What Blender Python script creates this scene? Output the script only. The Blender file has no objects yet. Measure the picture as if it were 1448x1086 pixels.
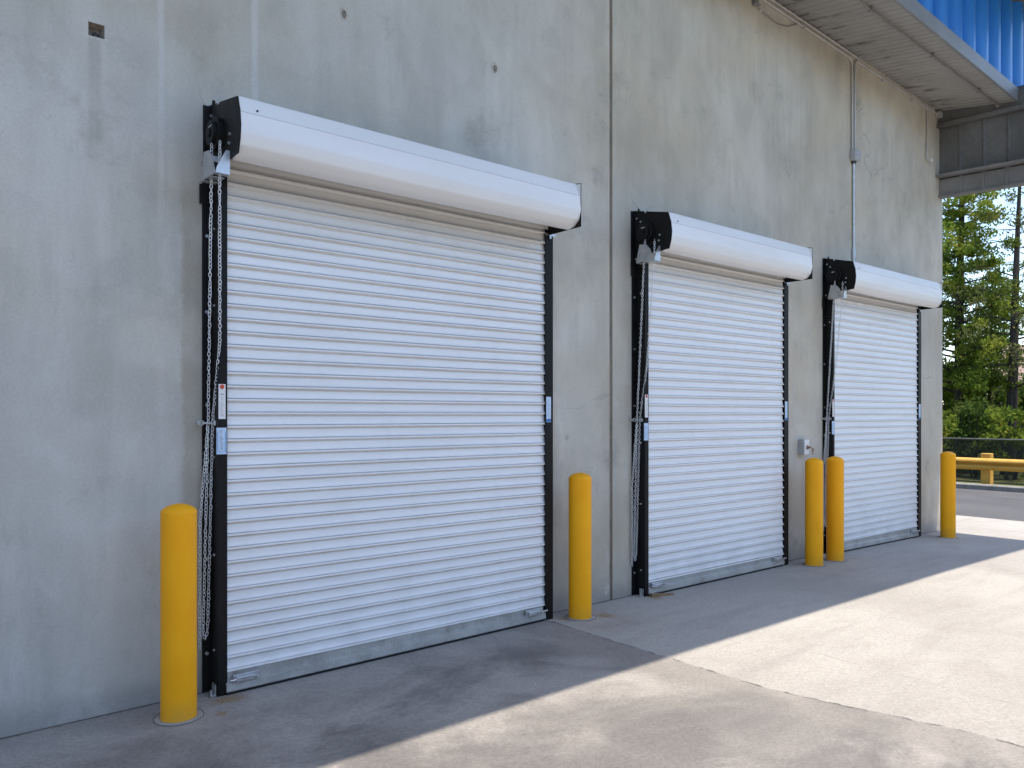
import bpy, bmesh, math, random
from mathutils import Vector, Matrix
R = math.radians
rnd = random.Random(7)
sc = bpy.context.scene
COL = sc.collection

# ------------------------------------------------------------------ node helpers
class NT:
    def __init__(self, name):
        self.m = bpy.data.materials.new(name); self.m.use_nodes = True
        self.t = self.m.node_tree; self.t.nodes.clear()
        self.out = self.t.nodes.new('ShaderNodeOutputMaterial')
    def n(self, typ, **props):
        nd = self.t.nodes.new('ShaderNode' + typ)
        for k, v in props.items(): setattr(nd, k, v)
        return nd
    def put(self, sock, v):
        if v is None: return
        if isinstance(v, bpy.types.NodeSocket): self.t.links.new(v, sock)
        elif isinstance(v, (tuple, list)) and len(v) == 3 and sock.type == 'RGBA': sock.default_value = (*v, 1)
        else: sock.default_value = v
    def pos(self): return self.n('NewGeometry').outputs['Position']
    def math(self, op, a, b=None, c=None, clamp=False):
        nd = self.n('Math', operation=op, use_clamp=clamp)
        self.put(nd.inputs[0], a); self.put(nd.inputs[1], b); self.put(nd.inputs[2], c)
        return nd.outputs[0]
    def mapping(self, vec, scale=(1, 1, 1), loc=(0, 0, 0)):
        nd = self.n('Mapping'); self.put(nd.inputs['Vector'], vec)
        nd.inputs['Scale'].default_value = scale; nd.inputs['Location'].default_value = loc
        return nd.outputs[0]
    def noise(self, vec, scale, detail=4, rough=.55, dist=0):
        nd = self.n('TexNoise'); self.put(nd.inputs['Vector'], vec)
        nd.inputs['Scale'].default_value = scale; nd.inputs['Detail'].default_value = detail
        nd.inputs['Roughness'].default_value = rough; nd.inputs['Distortion'].default_value = dist
        return nd.outputs['Fac']
    def voro(self, vec, scale, feature='F1', out='Distance'):
        nd = self.n('TexVoronoi', feature=feature); self.put(nd.inputs['Vector'], vec)
        nd.inputs['Scale'].default_value = scale
        return nd.outputs[out]
    def mr(self, v, a, b, c=0., d=1., smooth=True):
        nd = self.n('MapRange', interpolation_type='SMOOTHSTEP' if smooth else 'LINEAR')
        self.put(nd.inputs['Value'], v)
        for s, x in zip(('From Min', 'From Max', 'To Min', 'To Max'), (a, b, c, d)): self.put(nd.inputs[s], x)
        return nd.outputs[0]
    def mix(self, f, a, b, mode='MIX'):
        nd = self.n('Mix', data_type='RGBA', blend_type=mode)
        self.put(nd.inputs[0], f); self.put(nd.inputs[6], a); self.put(nd.inputs[7], b)
        return nd.outputs[2]
    def scale(self, col, f):   # colour times scalar
        nd = self.n('VectorMath', operation='SCALE'); self.put(nd.inputs[0], col); self.put(nd.inputs['Scale'], f)
        return nd.outputs[0]
    def xyz(self, v):
        nd = self.n('SeparateXYZ'); self.put(nd.inputs[0], v); return nd.outputs
    def bump(self, h, strength=.2, dist=.01, normal=None):
        nd = self.n('Bump'); self.put(nd.inputs['Height'], h)
        nd.inputs['Strength'].default_value = strength; nd.inputs['Distance'].default_value = dist
        if normal is not None: self.put(nd.inputs['Normal'], normal)
        return nd.outputs[0]
    def bsdf(self, color, rough=.6, metal=0., normal=None, spec=.5, coat=0.):
        nd = self.n('BsdfPrincipled'); self.put(nd.inputs['Base Color'], color)
        self.put(nd.inputs['Roughness'], rough); self.put(nd.inputs['Metallic'], metal)
        self.put(nd.inputs['Specular IOR Level'], spec); self.put(nd.inputs['Normal'], normal)
        if coat: nd.inputs['Coat Weight'].default_value = coat
        return nd.outputs[0]
    def done(self, sh):
        self.t.links.new(sh, self.out.inputs['Surface']); return self.m

def simple(name, col, rough=.5, metal=0., var=.12, scale=8., bump=.05, spec=.5, grime=0.):
    t = NT(name); p = t.pos()
    n1 = t.noise(p, scale, 5, .6); n2 = t.noise(p, scale * 14, 3)
    f = t.math('MULTIPLY', t.mr(n1, .25, .75, 1 - var, 1 + var), t.mr(n2, .3, .7, 1 - var * .4, 1 + var * .4))
    c = t.scale(col, f)
    if grime:
        g = t.mr(t.noise(t.mapping(p, (1, 1, .25)), scale * 1.7, 6, .7), .52, .75, 0, grime)
        c = t.mix(g, c, (.16, .13, .10))
    return t.done(t.bsdf(c, t.mr(n1, .2, .8, rough - .08, rough + .08), metal, t.bump(n2, bump, .004), spec))

# ------------------------------------------------------------------ materials
def mat_wall():
    t = NT('precast_concrete'); p = t.pos(); X, Y, Z = t.xyz(p)
    big = t.noise(p, .55, 5, .55, .3)
    mid = t.noise(t.mapping(p, (1, 1, .7)), 2.3, 6, .62, .5)
    strk = t.noise(t.mapping(p, (5, 5, .7)), 1.0, 5, .6, .6)
    strk2 = t.noise(t.mapping(p, (15, 15, 1.6), (3, 1, 7)), 1.0, 4, .6, .5)
    fine = t.noise(p, 70, 4, .65)
    c = t.mix(t.mr(big, .32, .68), (.475, .464, .418), (.580, .570, .522))
    c = t.mix(t.mr(mid, .40, .68, 0, .42), c, (.385, .37, .335))
    c = t.mix(t.mr(mid, .30, .42, .26, 0), c, (.60, .59, .57))
    c = t.scale(c, t.mr(strk, .3, .7, .94, 1.04))
    # warm bounce light tinted into the colour, browner rightward and in patches
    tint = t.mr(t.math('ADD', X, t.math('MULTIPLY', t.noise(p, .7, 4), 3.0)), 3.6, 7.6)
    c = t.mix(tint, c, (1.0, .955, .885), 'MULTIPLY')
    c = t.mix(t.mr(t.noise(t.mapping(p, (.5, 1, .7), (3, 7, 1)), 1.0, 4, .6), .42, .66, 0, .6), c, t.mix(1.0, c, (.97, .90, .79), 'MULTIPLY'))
    # streaks come and go in patches
    sm = t.mr(t.noise(t.mapping(p, (1, 1, .8), (5, 2, 9)), .9, 3), .48, .66)
    c = t.mix(t.math('MULTIPLY', sm, t.mr(strk2, .45, .72, 0, .34)), c, (.34, .33, .31))
    c = t.mix(t.math('MULTIPLY', sm, t.mr(strk2, .28, .42, .22, 0)), c, (.60, .59, .57))
    warp = t.math('MULTIPLY', t.math('SUBTRACT', t.noise(p, 9, 5, .7), .5), .06)
    # grouted form seams left of the largest door
    for x0, w in ((1.163, .022), (1.672, .026)):
        d = t.math('ABSOLUTE', t.math('SUBTRACT', t.math('ADD', X, t.math('MULTIPLY', warp, .5)), x0))
        s = t.mr(d, w * .35, w, 1, 0)
        s = t.math('MULTIPLY', s, t.mr(Z, 2.2, 3.5, .10, .55))
        c = t.mix(s, c, (.62, .61, .585))
    # beige residue next to the first guide
    a = t.mr(t.math('ADD', X, t.math('MULTIPLY', warp, 1.3)), 1.255, 1.285); b = t.mr(X, 1.375, 1.40, 1, 0)
    s = t.math('MULTIPLY', t.math('MULTIPLY', a, b), t.mr(Z, 2.72, 2.86, .75, 0))
    s = t.math('MULTIPLY', s, t.mr(t.noise(t.mapping(p, (2, 2, 1)), 2.1, 4), .35, .6, .25, 1))
    c = t.mix(s, c, (.36, .32, .25))
    # blotchy stains and a damp foot
    st = t.mr(t.noise(t.mapping(p, (1, 1, 1), (11, 3, 2)), 1.5, 7, .7), .58, .74, 0, .6)
    c = t.mix(st, c, (.29, .27, .235))
    ft = t.mr(t.math('ADD', Z, t.math('MULTIPLY', t.noise(p, 4, 5), -.22)), -.08, .12, .55, 0)
    c = t.mix(ft, c, (.22, .215, .205))
    # crisp trowel patches, scabs and small scuffs
    e1 = t.noise(t.mapping(p, (1, 1, .8), (4, 4, 4)), 3.2, 9, .72, .35)
    c = t.mix(t.mr(e1, .545, .62, 0, .17), c, (.62, .615, .58))
    c = t.mix(t.mr(e1, .455, .38, 0, .20), c, (.33, .325, .295))
    e2 = t.noise(t.mapping(p, (1.6, 1.6, 1), (8, 1, 3)), 7.0, 8, .75, .5)
    c = t.mix(t.math('MULTIPLY', t.mr(e2, .64, .69, 0, .5), t.mr(big, .45, .6)), c, (.25, .24, .215))
    c = t.mix(t.math('MULTIPLY', t.mr(e2, .34, .30, 0, .45), t.mr(big, .55, .4)), c, (.68, .67, .64))
    # drips below the hoods' wall line and below the pocket
    dr = t.math('MULTIPLY', t.mr(t.math('ABSOLUTE', t.math('SUBTRACT', t.math('ADD', X, t.math('MULTIPLY', warp, .4)), .842)), .012, .045, 1, 0), t.math('MULTIPLY', t.mr(Z, 2.7, 3.46, 0, 1), t.mr(Z, 3.46, 3.49, 1, 0)))
    c = t.mix(t.math('MULTIPLY', dr, .38), c, (.27, .255, .22))
    pin = t.mr(t.voro(p, 26), .045, .075, 1, 0)
    pin = t.math('MULTIPLY', pin, t.mr(t.noise(p, 1.1, 3), .5, .6))
    c = t.mix(t.math('MULTIPLY', pin, .6), c, (.16, .15, .14))
    c = t.scale(c, t.mr(fine, .3, .7, .95, 1.05))
    wv = t.n('TexNoise'); t.put(wv.inputs['Vector'], p); wv.inputs['Scale'].default_value = 3.0; wv.inputs['Detail'].default_value = 6
    av = t.n('VectorMath', operation='MULTIPLY_ADD'); t.put(av.inputs[0], wv.outputs['Color']); av.inputs[1].default_value = (.5, .5, .5); t.put(av.inputs[2], p)
    ck = t.mr(t.voro(t.mapping(av.outputs[0], (.5, .5, .42)), 1.0, 'DISTANCE_TO_EDGE'), .0015, .006, 1, 0)
    ck = t.math('MULTIPLY', ck, t.mr(t.noise(t.mapping(p, (1, 1, 1), (6, 0, 4)), .8, 4), .52, .64, 0, .4))
    c = t.mix(ck, c, (.20, .19, .165))
    h = t.math('ADD', t.math('MULTIPLY', fine, .25), t.math('ADD', t.math('MULTIPLY', mid, 1.2), t.math('MULTIPLY', pin, -.7)))
    return t.done(t.bsdf(c, .82, 0, t.bump(h, .35, .012), .35))

def mat_apron():
    t = NT('broomed_concrete'); p = t.pos(); X, Y, Z = t.xyz(p)
    big = t.noise(p, .45, 5, .55, .4); mid = t.noise(p, 1.7, 6, .65, .6)
    fine = t.noise(p, 55, 4, .7); speck = t.noise(p, 190, 2, .6)
    drag = t.noise(t.mapping(p, (.5, 3, 1), (4, 0, 0)), 1.2, 6, .65, .4)
    # newer slab
    cb = t.mix(t.mr(big, .3, .7), (0.320, 0.300, 0.272), (0.405, 0.384, 0.352))
    cb = t.mix(t.mr(drag, .46, .72, 0, .5), cb, (0.273, 0.255, 0.234))
    cb = t.mix(t.mr(mid, .52, .75, 0, .35), cb, (0.238, 0.216, 0.187))
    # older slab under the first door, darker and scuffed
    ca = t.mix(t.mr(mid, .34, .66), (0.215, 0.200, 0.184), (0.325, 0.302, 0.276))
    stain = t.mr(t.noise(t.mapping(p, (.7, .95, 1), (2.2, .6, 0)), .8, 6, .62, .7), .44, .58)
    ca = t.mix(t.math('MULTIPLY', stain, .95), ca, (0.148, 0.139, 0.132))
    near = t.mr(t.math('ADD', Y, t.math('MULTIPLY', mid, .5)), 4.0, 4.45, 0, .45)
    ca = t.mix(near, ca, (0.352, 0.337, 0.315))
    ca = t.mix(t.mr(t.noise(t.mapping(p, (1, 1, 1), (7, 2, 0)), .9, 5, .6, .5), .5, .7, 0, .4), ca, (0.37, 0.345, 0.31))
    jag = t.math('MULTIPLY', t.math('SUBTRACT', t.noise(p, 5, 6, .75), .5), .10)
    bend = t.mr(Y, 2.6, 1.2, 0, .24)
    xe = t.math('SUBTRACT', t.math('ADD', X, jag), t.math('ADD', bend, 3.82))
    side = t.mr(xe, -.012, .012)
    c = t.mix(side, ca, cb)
    # scuffed band along the joint on the newer slab
    bnd = t.math('MULTIPLY', t.mr(xe, -.004, -.02), t.mr(t.math('ADD', xe, t.math('MULTIPLY', jag, 3)), -.42, -.26))
    bnd = t.math('MULTIPLY', bnd, t.mr(t.noise(p, 1.6, 5, .65), .35, .6, .25, .8))
    c = t.mix(bnd, c, (0.238, 0.221, 0.200))
    ln = t.mr(t.math('ABSOLUTE', xe), .004, .014, 1, 0)
    ln = t.math('MULTIPLY', ln, t.mr(t.noise(p, 7, 4, .7), .40, .60, .08, .75))
    c = t.mix(ln, c, (0.048, 0.043, 0.040))
    # hairline crack and saw cuts
    jag2 = t.math('MULTIPLY', t.math('SUBTRACT', t.noise(t.mapping(p, (1, 1, 1), (9, 9, 0)), 2.2, 5, .6), .5), .14)
    ck = t.mr(t.math('ABSOLUTE', t.math('SUBTRACT', t.math('ADD', X, jag2), 4.62)), .002, .009, 1, 0)
    ck = t.math('MULTIPLY', ck, t.math('MULTIPLY', t.mr(Y, 2.7, 2.95, 1, 0), t.mr(t.noise(p, 3, 4, .6), .42, .6, 0, .34)))
    c = t.mix(ck, c, (0.106, 0.095, 0.085))
    for x0 in (8.6, 11.75):
        s = t.mr(t.math('ABSOLUTE', t.math('SUBTRACT', X, x0)), .006, .014, 1, 0)
        c = t.mix(t.math('MULTIPLY', s, .4 if x0 > 9 else .12), c, (0.132, 0.121, 0.111))
    # rust bleeding from the guide feet and bollard collar
    for (x0, y0, r) in ((1.475, 4.20, .10), (1.40, 4.20, .07), (1.36, 4.02, .05), (5.0, 4.22, .10), (3.95, 4.2, .08), (4.25, 4.08, .11)):
        v = t.n('VectorMath', operation='DISTANCE'); t.put(v.inputs[0], p); v.inputs[1].default_value = (x0, y0, .02)
        d = t.math('ADD', v.outputs['Value'], t.math('MULTIPLY', t.math('SUBTRACT', t.noise(p, 22, 4, .6), .5), .11))
        c = t.mix(t.mr(d, r * .2, r, .62, 0), c, (0.264, 0.160, 0.064))
    pit = t.math('MULTIPLY', t.mr(t.voro(p, 13), .03, .06, 1, 0), t.mr(t.noise(p, 1.4, 3), .55, .62))
    c = t.mix(t.math('MULTIPLY', pit, .7), c, (0.079, 0.074, 0.068))
    wj = t.mr(t.math('ADD', Y, t.math('MULTIPLY', t.math('SUBTRACT', t.noise(p, 14, 5, .7), .5), .05)), 4.365, 4.392, 0, .8)
    wj = t.math('MULTIPLY', wj, t.mr(X, 11.16, 11.2, 1, 0))
    c = t.mix(wj, c, (.07, .064, .056))
    c = t.scale(c, t.math('MULTIPLY', t.math('MULTIPLY', t.mr(fine, .28, .72, .86, 1.12), t.mr(t.noise(p, 24, 5, .75, .8), .3, .7, .94, 1.05)), t.mr(speck, .3, .7, .9, 1.1)))
    h = t.math('ADD', t.math('ADD', fine, t.math('MULTIPLY', speck, .5)), t.math('ADD', t.math('MULTIPLY', ln, -.5), t.math('MULTIPLY', pit, -1)))
    return t.done(t.bsdf(c, .85, 0, t.bump(h, .35, .006), .3))

def mat_curtain():
    t = NT('white_slat_paint'); p = t.pos(); X, Y, Z = t.xyz(p)
    n = t.noise(t.mapping(p, (.6, 1, 9)), 1.4, 5, .6)
    st = t.noise(t.mapping(p, (4, 4, 1.1)), 1.3, 5, .65, .8)
    c = t.mix(t.mr(n, .35, .7, 0, .5), (.80, .80, .795), (.71, .71, .70))
    c = t.mix(t.mr(st, .5, .8, 0, .16), c, (.52, .50, .46))
    sc_ = t.mr(t.noise(t.mapping(p, (1.2, 6, 26), (3, 0, 1)), 2.4, 6, .75), .66, .72, 0, .5)
    c = t.mix(sc_, c, (.40, .385, .36))
    dz = t.mr(Z, .05, .7, .22, 0)
    c = t.mix(t.math('MULTIPLY', dz, t.mr(t.noise(p, 3, 5, .6), .4, .6)), c, (.46, .45, .43))
    h = t.noise(t.mapping(p, (1.0, 1, 2.2)), 2.0, 3)
    return t.done(t.bsdf(c, t.mr(n, .3, .7, .30, .46), 0, t.bump(h, .25, .02), .5))

def mat_hood():
    t = NT('white_hood_paint'); p = t.pos(); X, Y, Z = t.xyz(p)
    n = t.noise(t.mapping(p, (.5, 2, 2)), 1.6, 5, .6)
    c = t.mix(t.mr(n, .35, .7, 0, .5), (.80, .80, .79), (.72, .72, .70))
    d = t.mr(t.noise(p, 16, 6, .75), .64, .74, 0, .45)
    c = t.mix(d, c, (.42, .38, .33))
    c = t.mix(t.math('MULTIPLY', t.mr(Z, 3.16, 3.26, 0, .25), t.mr(t.noise(t.mapping(p, (3, 9, 1)), 2, 5, .7), .45, .65)), c, (.5, .48, .45))
    h = t.noise(t.mapping(p, (.7, 1, 1.4)), 1.7, 2)
    return t.done(t.bsdf(c, t.mr(n, .3, .7, .30, .42), 0, t.bump(h, .2, .03), .5))

def mat_yellow():
    t = NT('yellow_sleeve'); p = t.pos(); X, Y, Z = t.xyz(p)
    n = t.noise(p, 5, 5, .6); f = t.noise(p, 120, 2)
    c = t.mix(t.mr(n, .3, .7), (.93, .395, .005), (.97, .44, .008))
    sc_ = t.mr(t.noise(t.mapping(p, (1, 1, 4)), 9, 6, .78), .68, .73, 0, .4)
    c = t.mix(sc_, c, (.5, .28, .03))
    c = t.mix(t.math('MULTIPLY', t.mr(Z, .02, .16, .4, 0), t.mr(n, .35, .65)), c, (.40, .25, .07))
    return t.done(t.bsdf(c, t.mr(n, .3, .7, .42, .56), 0, t.bump(t.math('ADD', f, t.math('MULTIPLY', n, 2)), .08, .004), .25))

def mat_soffit():
    t = NT('soffit_sheet'); p = t.pos(); X, Y, Z = t.xyz(p)
    st = t.noise(t.mapping(p, (9, .7, 1)), 1.5, 6, .68)
    n = t.noise(p, 1.4, 5, .6)
    c = t.mix(t.mr(n, .3, .7), (.315, .305, .29), (.37, .36, .342))
    c = t.mix(t.mr(st, .50, .78, 0, .35), c, (.22, .21, .198))
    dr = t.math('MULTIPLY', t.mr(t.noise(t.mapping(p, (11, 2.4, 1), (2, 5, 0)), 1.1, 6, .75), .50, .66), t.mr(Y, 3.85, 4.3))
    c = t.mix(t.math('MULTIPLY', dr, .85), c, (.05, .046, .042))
    return t.done(t.bsdf(c, .5, .15, t.bump(n, .1, .02), .4))

def mat_bluemetal():
    t = NT('blue_cladding_paint'); p = t.pos()
    n = t.noise(t.mapping(p, (2, 2, .5)), 1.5, 5, .6)
    c = t.mix(t.mr(n, .3, .7), (.018, .20, .66), (.03, .26, .76))
    return t.done(t.bsdf(c, t.mr(n, .3, .7, .28, .4), 0, t.bump(n, .12, .02), .5))

def mat_asphalt():
    t = NT('asphalt'); p = t.pos(); X, Y, Z = t.xyz(p)
    n = t.noise(p, .8, 5); f = t.noise(p, 60, 4, .7)
    c = t.mix(t.mr(n, .3, .7), (.075, .076, .08), (.10, .10, .103))
    tr = t.noise(t.mapping(p, (3, .12, 1)), 1.2, 4)
    c = t.mix(t.mr(tr, .5, .7, 0, .4), c, (.125, .122, .118))
    c = t.scale(c, t.mr(f, .3, .7, .82, 1.18))
    return t.done(t.bsdf(c, .85, 0, t.bump(f, .4, .006), .3))

def mat_grass_ground():
    t = NT('lawn_soil'); p = t.pos()
    n = t.noise(p, 1.1, 6, .65); f = t.noise(p, 30, 4)
    c = t.mix(t.mr(n, .35, .65), (.075, .10, .028), (.16, .15, .06))
    c = t.scale(c, t.mr(f, .3, .7, .7, 1.3))
    return t.done(t.bsdf(c, .95, 0, t.bump(f, .5, .03), .2))

def mat_leaf(name, c1, c2, c3):
    t = NT(name); p = t.pos()
    g = t.n('NewGeometry').outputs['Random Per Island']
    n = t.noise(p, 1.3, 3)
    c = t.mix(g, c1, c2); c = t.mix(t.mr(n, .45, .68, 0, .75), c, c3)
    d = t.n('BsdfDiffuse'); t.put(d.inputs[0], c)
    tr = t.n('BsdfTranslucent'); t.put(tr.inputs[0], t.scale(c, 1.7))
    m = t.n('MixShader'); m.inputs[0].default_value = .42
    t.t.links.new(d.outputs[0], m.inputs[1]); t.t.links.new(tr.outputs[0], m.inputs[2])
    return t.done(m.outputs[0])

def mat_bark():
    t = NT('bark'); p = t.pos()
    n = t.noise(t.mapping(p, (6, 6, 1)), 3, 6, .7)
    c = t.mix(t.mr(n, .3, .7), (.035, .03, .024), (.09, .075, .06))
    return t.done(t.bsdf(c, .9, 0, t.bump(n, .7, .03), .2))

def mat_screen():
    t = NT('fence_screen'); p = t.pos(); X, Y, Z = t.xyz(p)
    n = t.noise(p, 3, 4)
    d = t.bsdf(t.scale((.012, .014, .014), t.mr(n, .3, .7, .8, 1.2)), .8)
    tr = t.n('BsdfTransparent')
    m = t.n('MixShader'); t.put(m.inputs[0], t.mr(n, .3, .7, .52, .70))
    t.t.links.new(tr.outputs[0], m.inputs[1]); t.t.links.new(d, m.inputs[2])
    return t.done(m.outputs[0])

M = dict(
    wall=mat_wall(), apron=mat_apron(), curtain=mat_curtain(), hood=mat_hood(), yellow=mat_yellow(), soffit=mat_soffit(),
    blue=mat_bluemetal(), asphalt=mat_asphalt(), lawn=mat_grass_ground(), bark=mat_bark(), screen=mat_screen(),
    black=simple('black_painted_steel', (.0075, .0075, .008), .5, 0, .25, 6, .06, .22, .05),
    sealblack=simple('black_rubber', (.012, .012, .012), .75, 0, .2, 10),
    galv=simple('galvanised_steel', (.56, .58, .60), .42, .85, .16, 18, .08),
    chain=simple('zinc_chain', (.82, .83, .84), .42, .55, .12, 30, .05),
    bar=simple('aluminium_bar', (.44, .44, .42), .5, .45, .2, 5, .08, .5, .45),
    conduit=simple('conduit_paint', (.50, .485, .46), .42, .25, .1, 6, .03),
    trim=simple('grey_trim', (.235, .25, .27), .5, .1, .1, 3, .03),
    frame=simple('grey_frame_steel', (.235, .232, .228), .55, .1, .16, 3, .05, .4, .25),
    panelgrey=simple('grey_end_sheet', (.155, .155, .153), .5, .1, .2, 2, .05, .4, .2),
    seal=simple('joint_sealant', (.20, .165, .13), .8, 0, .3, 7),
    collar=simple('collar_grout', (.30, .285, .26), .9, 0, .2, 20, .3),
    boxgrey=simple('box_grey', (.46, .47, .48), .45, .2, .1, 12),
    boxdark=simple('weathered_pipe', (.24, .23, .22), .5, .2, .2, 8),
    red=simple('red_brown', (.30, .05, .03), .5), copper=simple('worn_brass', (.36, .24, .18), .45, .5, .3, 60),
    wood=simple('weathered_wood', (.25, .16, .09), .85, 0, .3, 14, .3),
    rail=simple('yellow_rail_paint', (.60, .345, .065), .6, 0, .12, 5, .08, .4, .2),
    curb=simple('curb_concrete', (.22, .215, .205), .9, 0, .2, 6, .2),
    fence=simple('black_fence_tube', (.03, .032, .034), .4, .2),
    fencetop=simple('grey_fence_rail', (.13, .135, .14), .4, .3),
    roof=simple('roof_sheet', (.17, .165, .16), .5, .2),
    housewall=simple('house_siding', (.30, .29, .33), .8, 0, .08, 3),
    shingle=simple('brown_shingles', (.27, .19, .15), .9, 0, .2, 6, .3),
    dark=simple('dark_opening', (.02, .022, .025), .3),
    paper=simple('white_sticker', (.76, .75, .73), .5, 0, .05, 40),
    bluepaper=simple('pale_blue_sticker', (.52, .66, .82), .45, 0, .08, 40),
    bluedark=simple('blue_ink', (.03, .16, .42), .5), ink=simple('grey_ink', (.18, .19, .22), .6), redink=simple('red_ink', (.55, .06, .03), .5),
)

# ------------------------------------------------------------------ mesh helpers
def world_loc(o):
    p = Vector((0, 0, 0))
    while o is not None: p += o.location; o = o.parent
    return p
class MB:
    def __init__(self): self.v = []; self.f = []; self.sm = []
    def add(self, vs, fs, smooth=False):
        o = len(self.v); self.v += [tuple(x) for x in vs]
        for f in fs: self.f.append([o + i for i in f]); self.sm.append(smooth)
        return self
    def box(self, x0, x1, y0, y1, z0, z1, rz=0., b=0.):
        if b:
            bm = bmesh.new(); bmesh.ops.create_cube(bm, size=1)
            for v in bm.verts: v.co = (x0 + (v.co.x + .5) * (x1 - x0), y0 + (v.co.y + .5) * (y1 - y0), z0 + (v.co.z + .5) * (z1 - z0))
            bmesh.ops.bevel(bm, geom=bm.edges[:], offset=b, segments=2, affect='EDGES', profile=.5)
            bm.verts.index_update()
            vs = [v.co[:] for v in bm.verts]; fs = [[v.index for v in f.verts] for f in bm.faces]; bm.free()
        else:
            vs = [(x, y, z) for x in (x0, x1) for y in (y0, y1) for z in (z0, z1)]
            fs = [(0, 1, 3, 2), (4, 6, 7, 5), (0, 4, 5, 1), (2, 3, 7, 6), (0, 2, 6, 4), (1, 5, 7, 3)]
        if rz:
            cx, cy = (x0 + x1) / 2, (y0 + y1) / 2; c, s = math.cos(rz), math.sin(rz)
            vs = [(cx + (x - cx) * c - (y - cy) * s, cy + (x - cx) * s + (y - cy) * c, z) for x, y, z in vs]
        return self.add(vs, fs)
    def prism(self, poly, axis, a, b, smooth=False):
        """poly: points in the two other axes; extruded along axis from a to b (closed)."""
        def P(p, t): return {'x': (t, p[0], p[1]), 'y': (p[0], t, p[1]), 'z': (p[0], p[1], t)}[axis]
        n = len(poly); vs = [P(p, a) for p in poly] + [P(p, b) for p in poly]
        fs = [(i, (i + 1) % n, n + (i + 1) % n, n + i) for i in range(n)]
        self.add(vs, fs, smooth)
        self.add(vs, [tuple(range(n))[::-1], tuple(range(n, 2 * n))])
        return self
    def strip(self, prof, axis, a, b, th=0., smooth=True):
        n = len(prof)
        def P(p, t): return {'x': (t, p[0], p[1]), 'y': (p[0], t, p[1]), 'z': (p[0], p[1], t)}[axis]
        vs = [P(p, a) for p in prof] + [P(p, b) for p in prof]
        return self.add(vs, [(i, i + 1, n + i + 1, n + i) for i in range(n - 1)], smooth)
    def tube(self, pts, r, seg=10, closed=False, cap=True, smooth=True):
        pts = [Vector(p) for p in pts]; n = len(pts); rs = r if isinstance(r, (list, tuple)) else [r] * n
        vs = []; prev = None
        for i, p in enumerate(pts):
            if closed: d = pts[(i + 1) % n] - pts[i - 1]
            else: d = pts[min(i + 1, n - 1)] - pts[max(i - 1, 0)]
            d.normalize()
            if prev is None:
                u = d.orthogonal().normalized()
            else:
                u = prev - d * prev.dot(d); u.normalize()
            prev = u; w = d.cross(u)
            for k in range(seg):
                a = 2 * math.pi * k / seg; vs.append(p + (u * math.cos(a) + w * math.sin(a)) * rs[i])
        fs = []
        for i in range(n if closed else n - 1):
            for k in range(seg):
                j = (i + 1) % n; fs.append((i * seg + k, i * seg + (k + 1) % seg, j * seg + (k + 1) % seg, j * seg + k))
        self.add(vs, fs, smooth)
        if not closed and cap:
            self.add(vs[:seg], [tuple(range(seg))[::-1]]); self.add(vs[-seg:], [tuple(range(seg))])
        return self
    def lathe(self, prof, c=(0, 0, 0), seg=32, smooth=True):
        n = len(prof); vs = []
        for r, z in prof:
            for k in range(seg):
                a = 2 * math.pi * k / seg; vs.append((c[0] + r * math.cos(a), c[1] + r * math.sin(a), c[2] + z))
        fs = [(i * seg + k, i * seg + (k + 1) % seg, (i + 1) * seg + (k + 1) % seg, (i + 1) * seg + k) for i in range(n - 1) for k in range(seg)]
        return self.add(vs, fs, smooth)
    def cyl(self, p0, p1, r, seg=16): return self.tube([p0, p1], r, seg)
    def build(self, name, mat, parent=None, bevel=0., sharp=None):
        if parent is not None:                       # vertices are given in world space; store them relative to the thing
            px, py, pz = world_loc(parent); self.v = [(x - px, y - py, z - pz) for x, y, z in self.v]
        me = bpy.data.meshes.new(name); me.from_pydata(self.v, [], self.f)
        me.polygons.foreach_set('use_smooth', self.sm); me.materials.append(mat); me.update()
        if sharp is not None: me.set_sharp_from_angle(angle=R(sharp))
        o = bpy.data.objects.new(name, me); COL.objects.link(o)
        if bevel:
            md = o.modifiers.new('bevel', 'BEVEL'); md.width = bevel; md.segments = 2; md.limit_method = 'ANGLE'
        if parent is not None:
            o.parent = parent
        return o

def tag(o, label=None, cat=None, group=None, kind=None):
    if label: o['label'] = label
    if cat: o['category'] = cat
    if group: o['group'] = group
    if kind: o['kind'] = kind
    return o
def thing(name, label, cat, loc, group=None):
    o = bpy.data.objects.new(name, None); COL.objects.link(o); o.location = loc; o.empty_display_size = .2
    return tag(o, label, cat, group)
def copy_tree(o, parent=None):
    c = o.copy(); COL.objects.link(c)
    if parent is not None: c.parent = parent
    for ch in list(o.children): copy_tree(ch, c)
    return c

WY = 4.40                                   # face of the concrete wall
GT = [(-40, -.01), (0, 0), (1.2, .006), (2.2, .012), (4, .022), (8, .020), (9.5, .005), (11.2, -.018), (13, -.02), (60, -.02)]
def g(x):
    for (a, za), (b, zb) in zip(GT, GT[1:]):
        if a <= x <= b: return za + (zb - za) * (x - a) / (b - a)
    return GT[-1][1]

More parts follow.
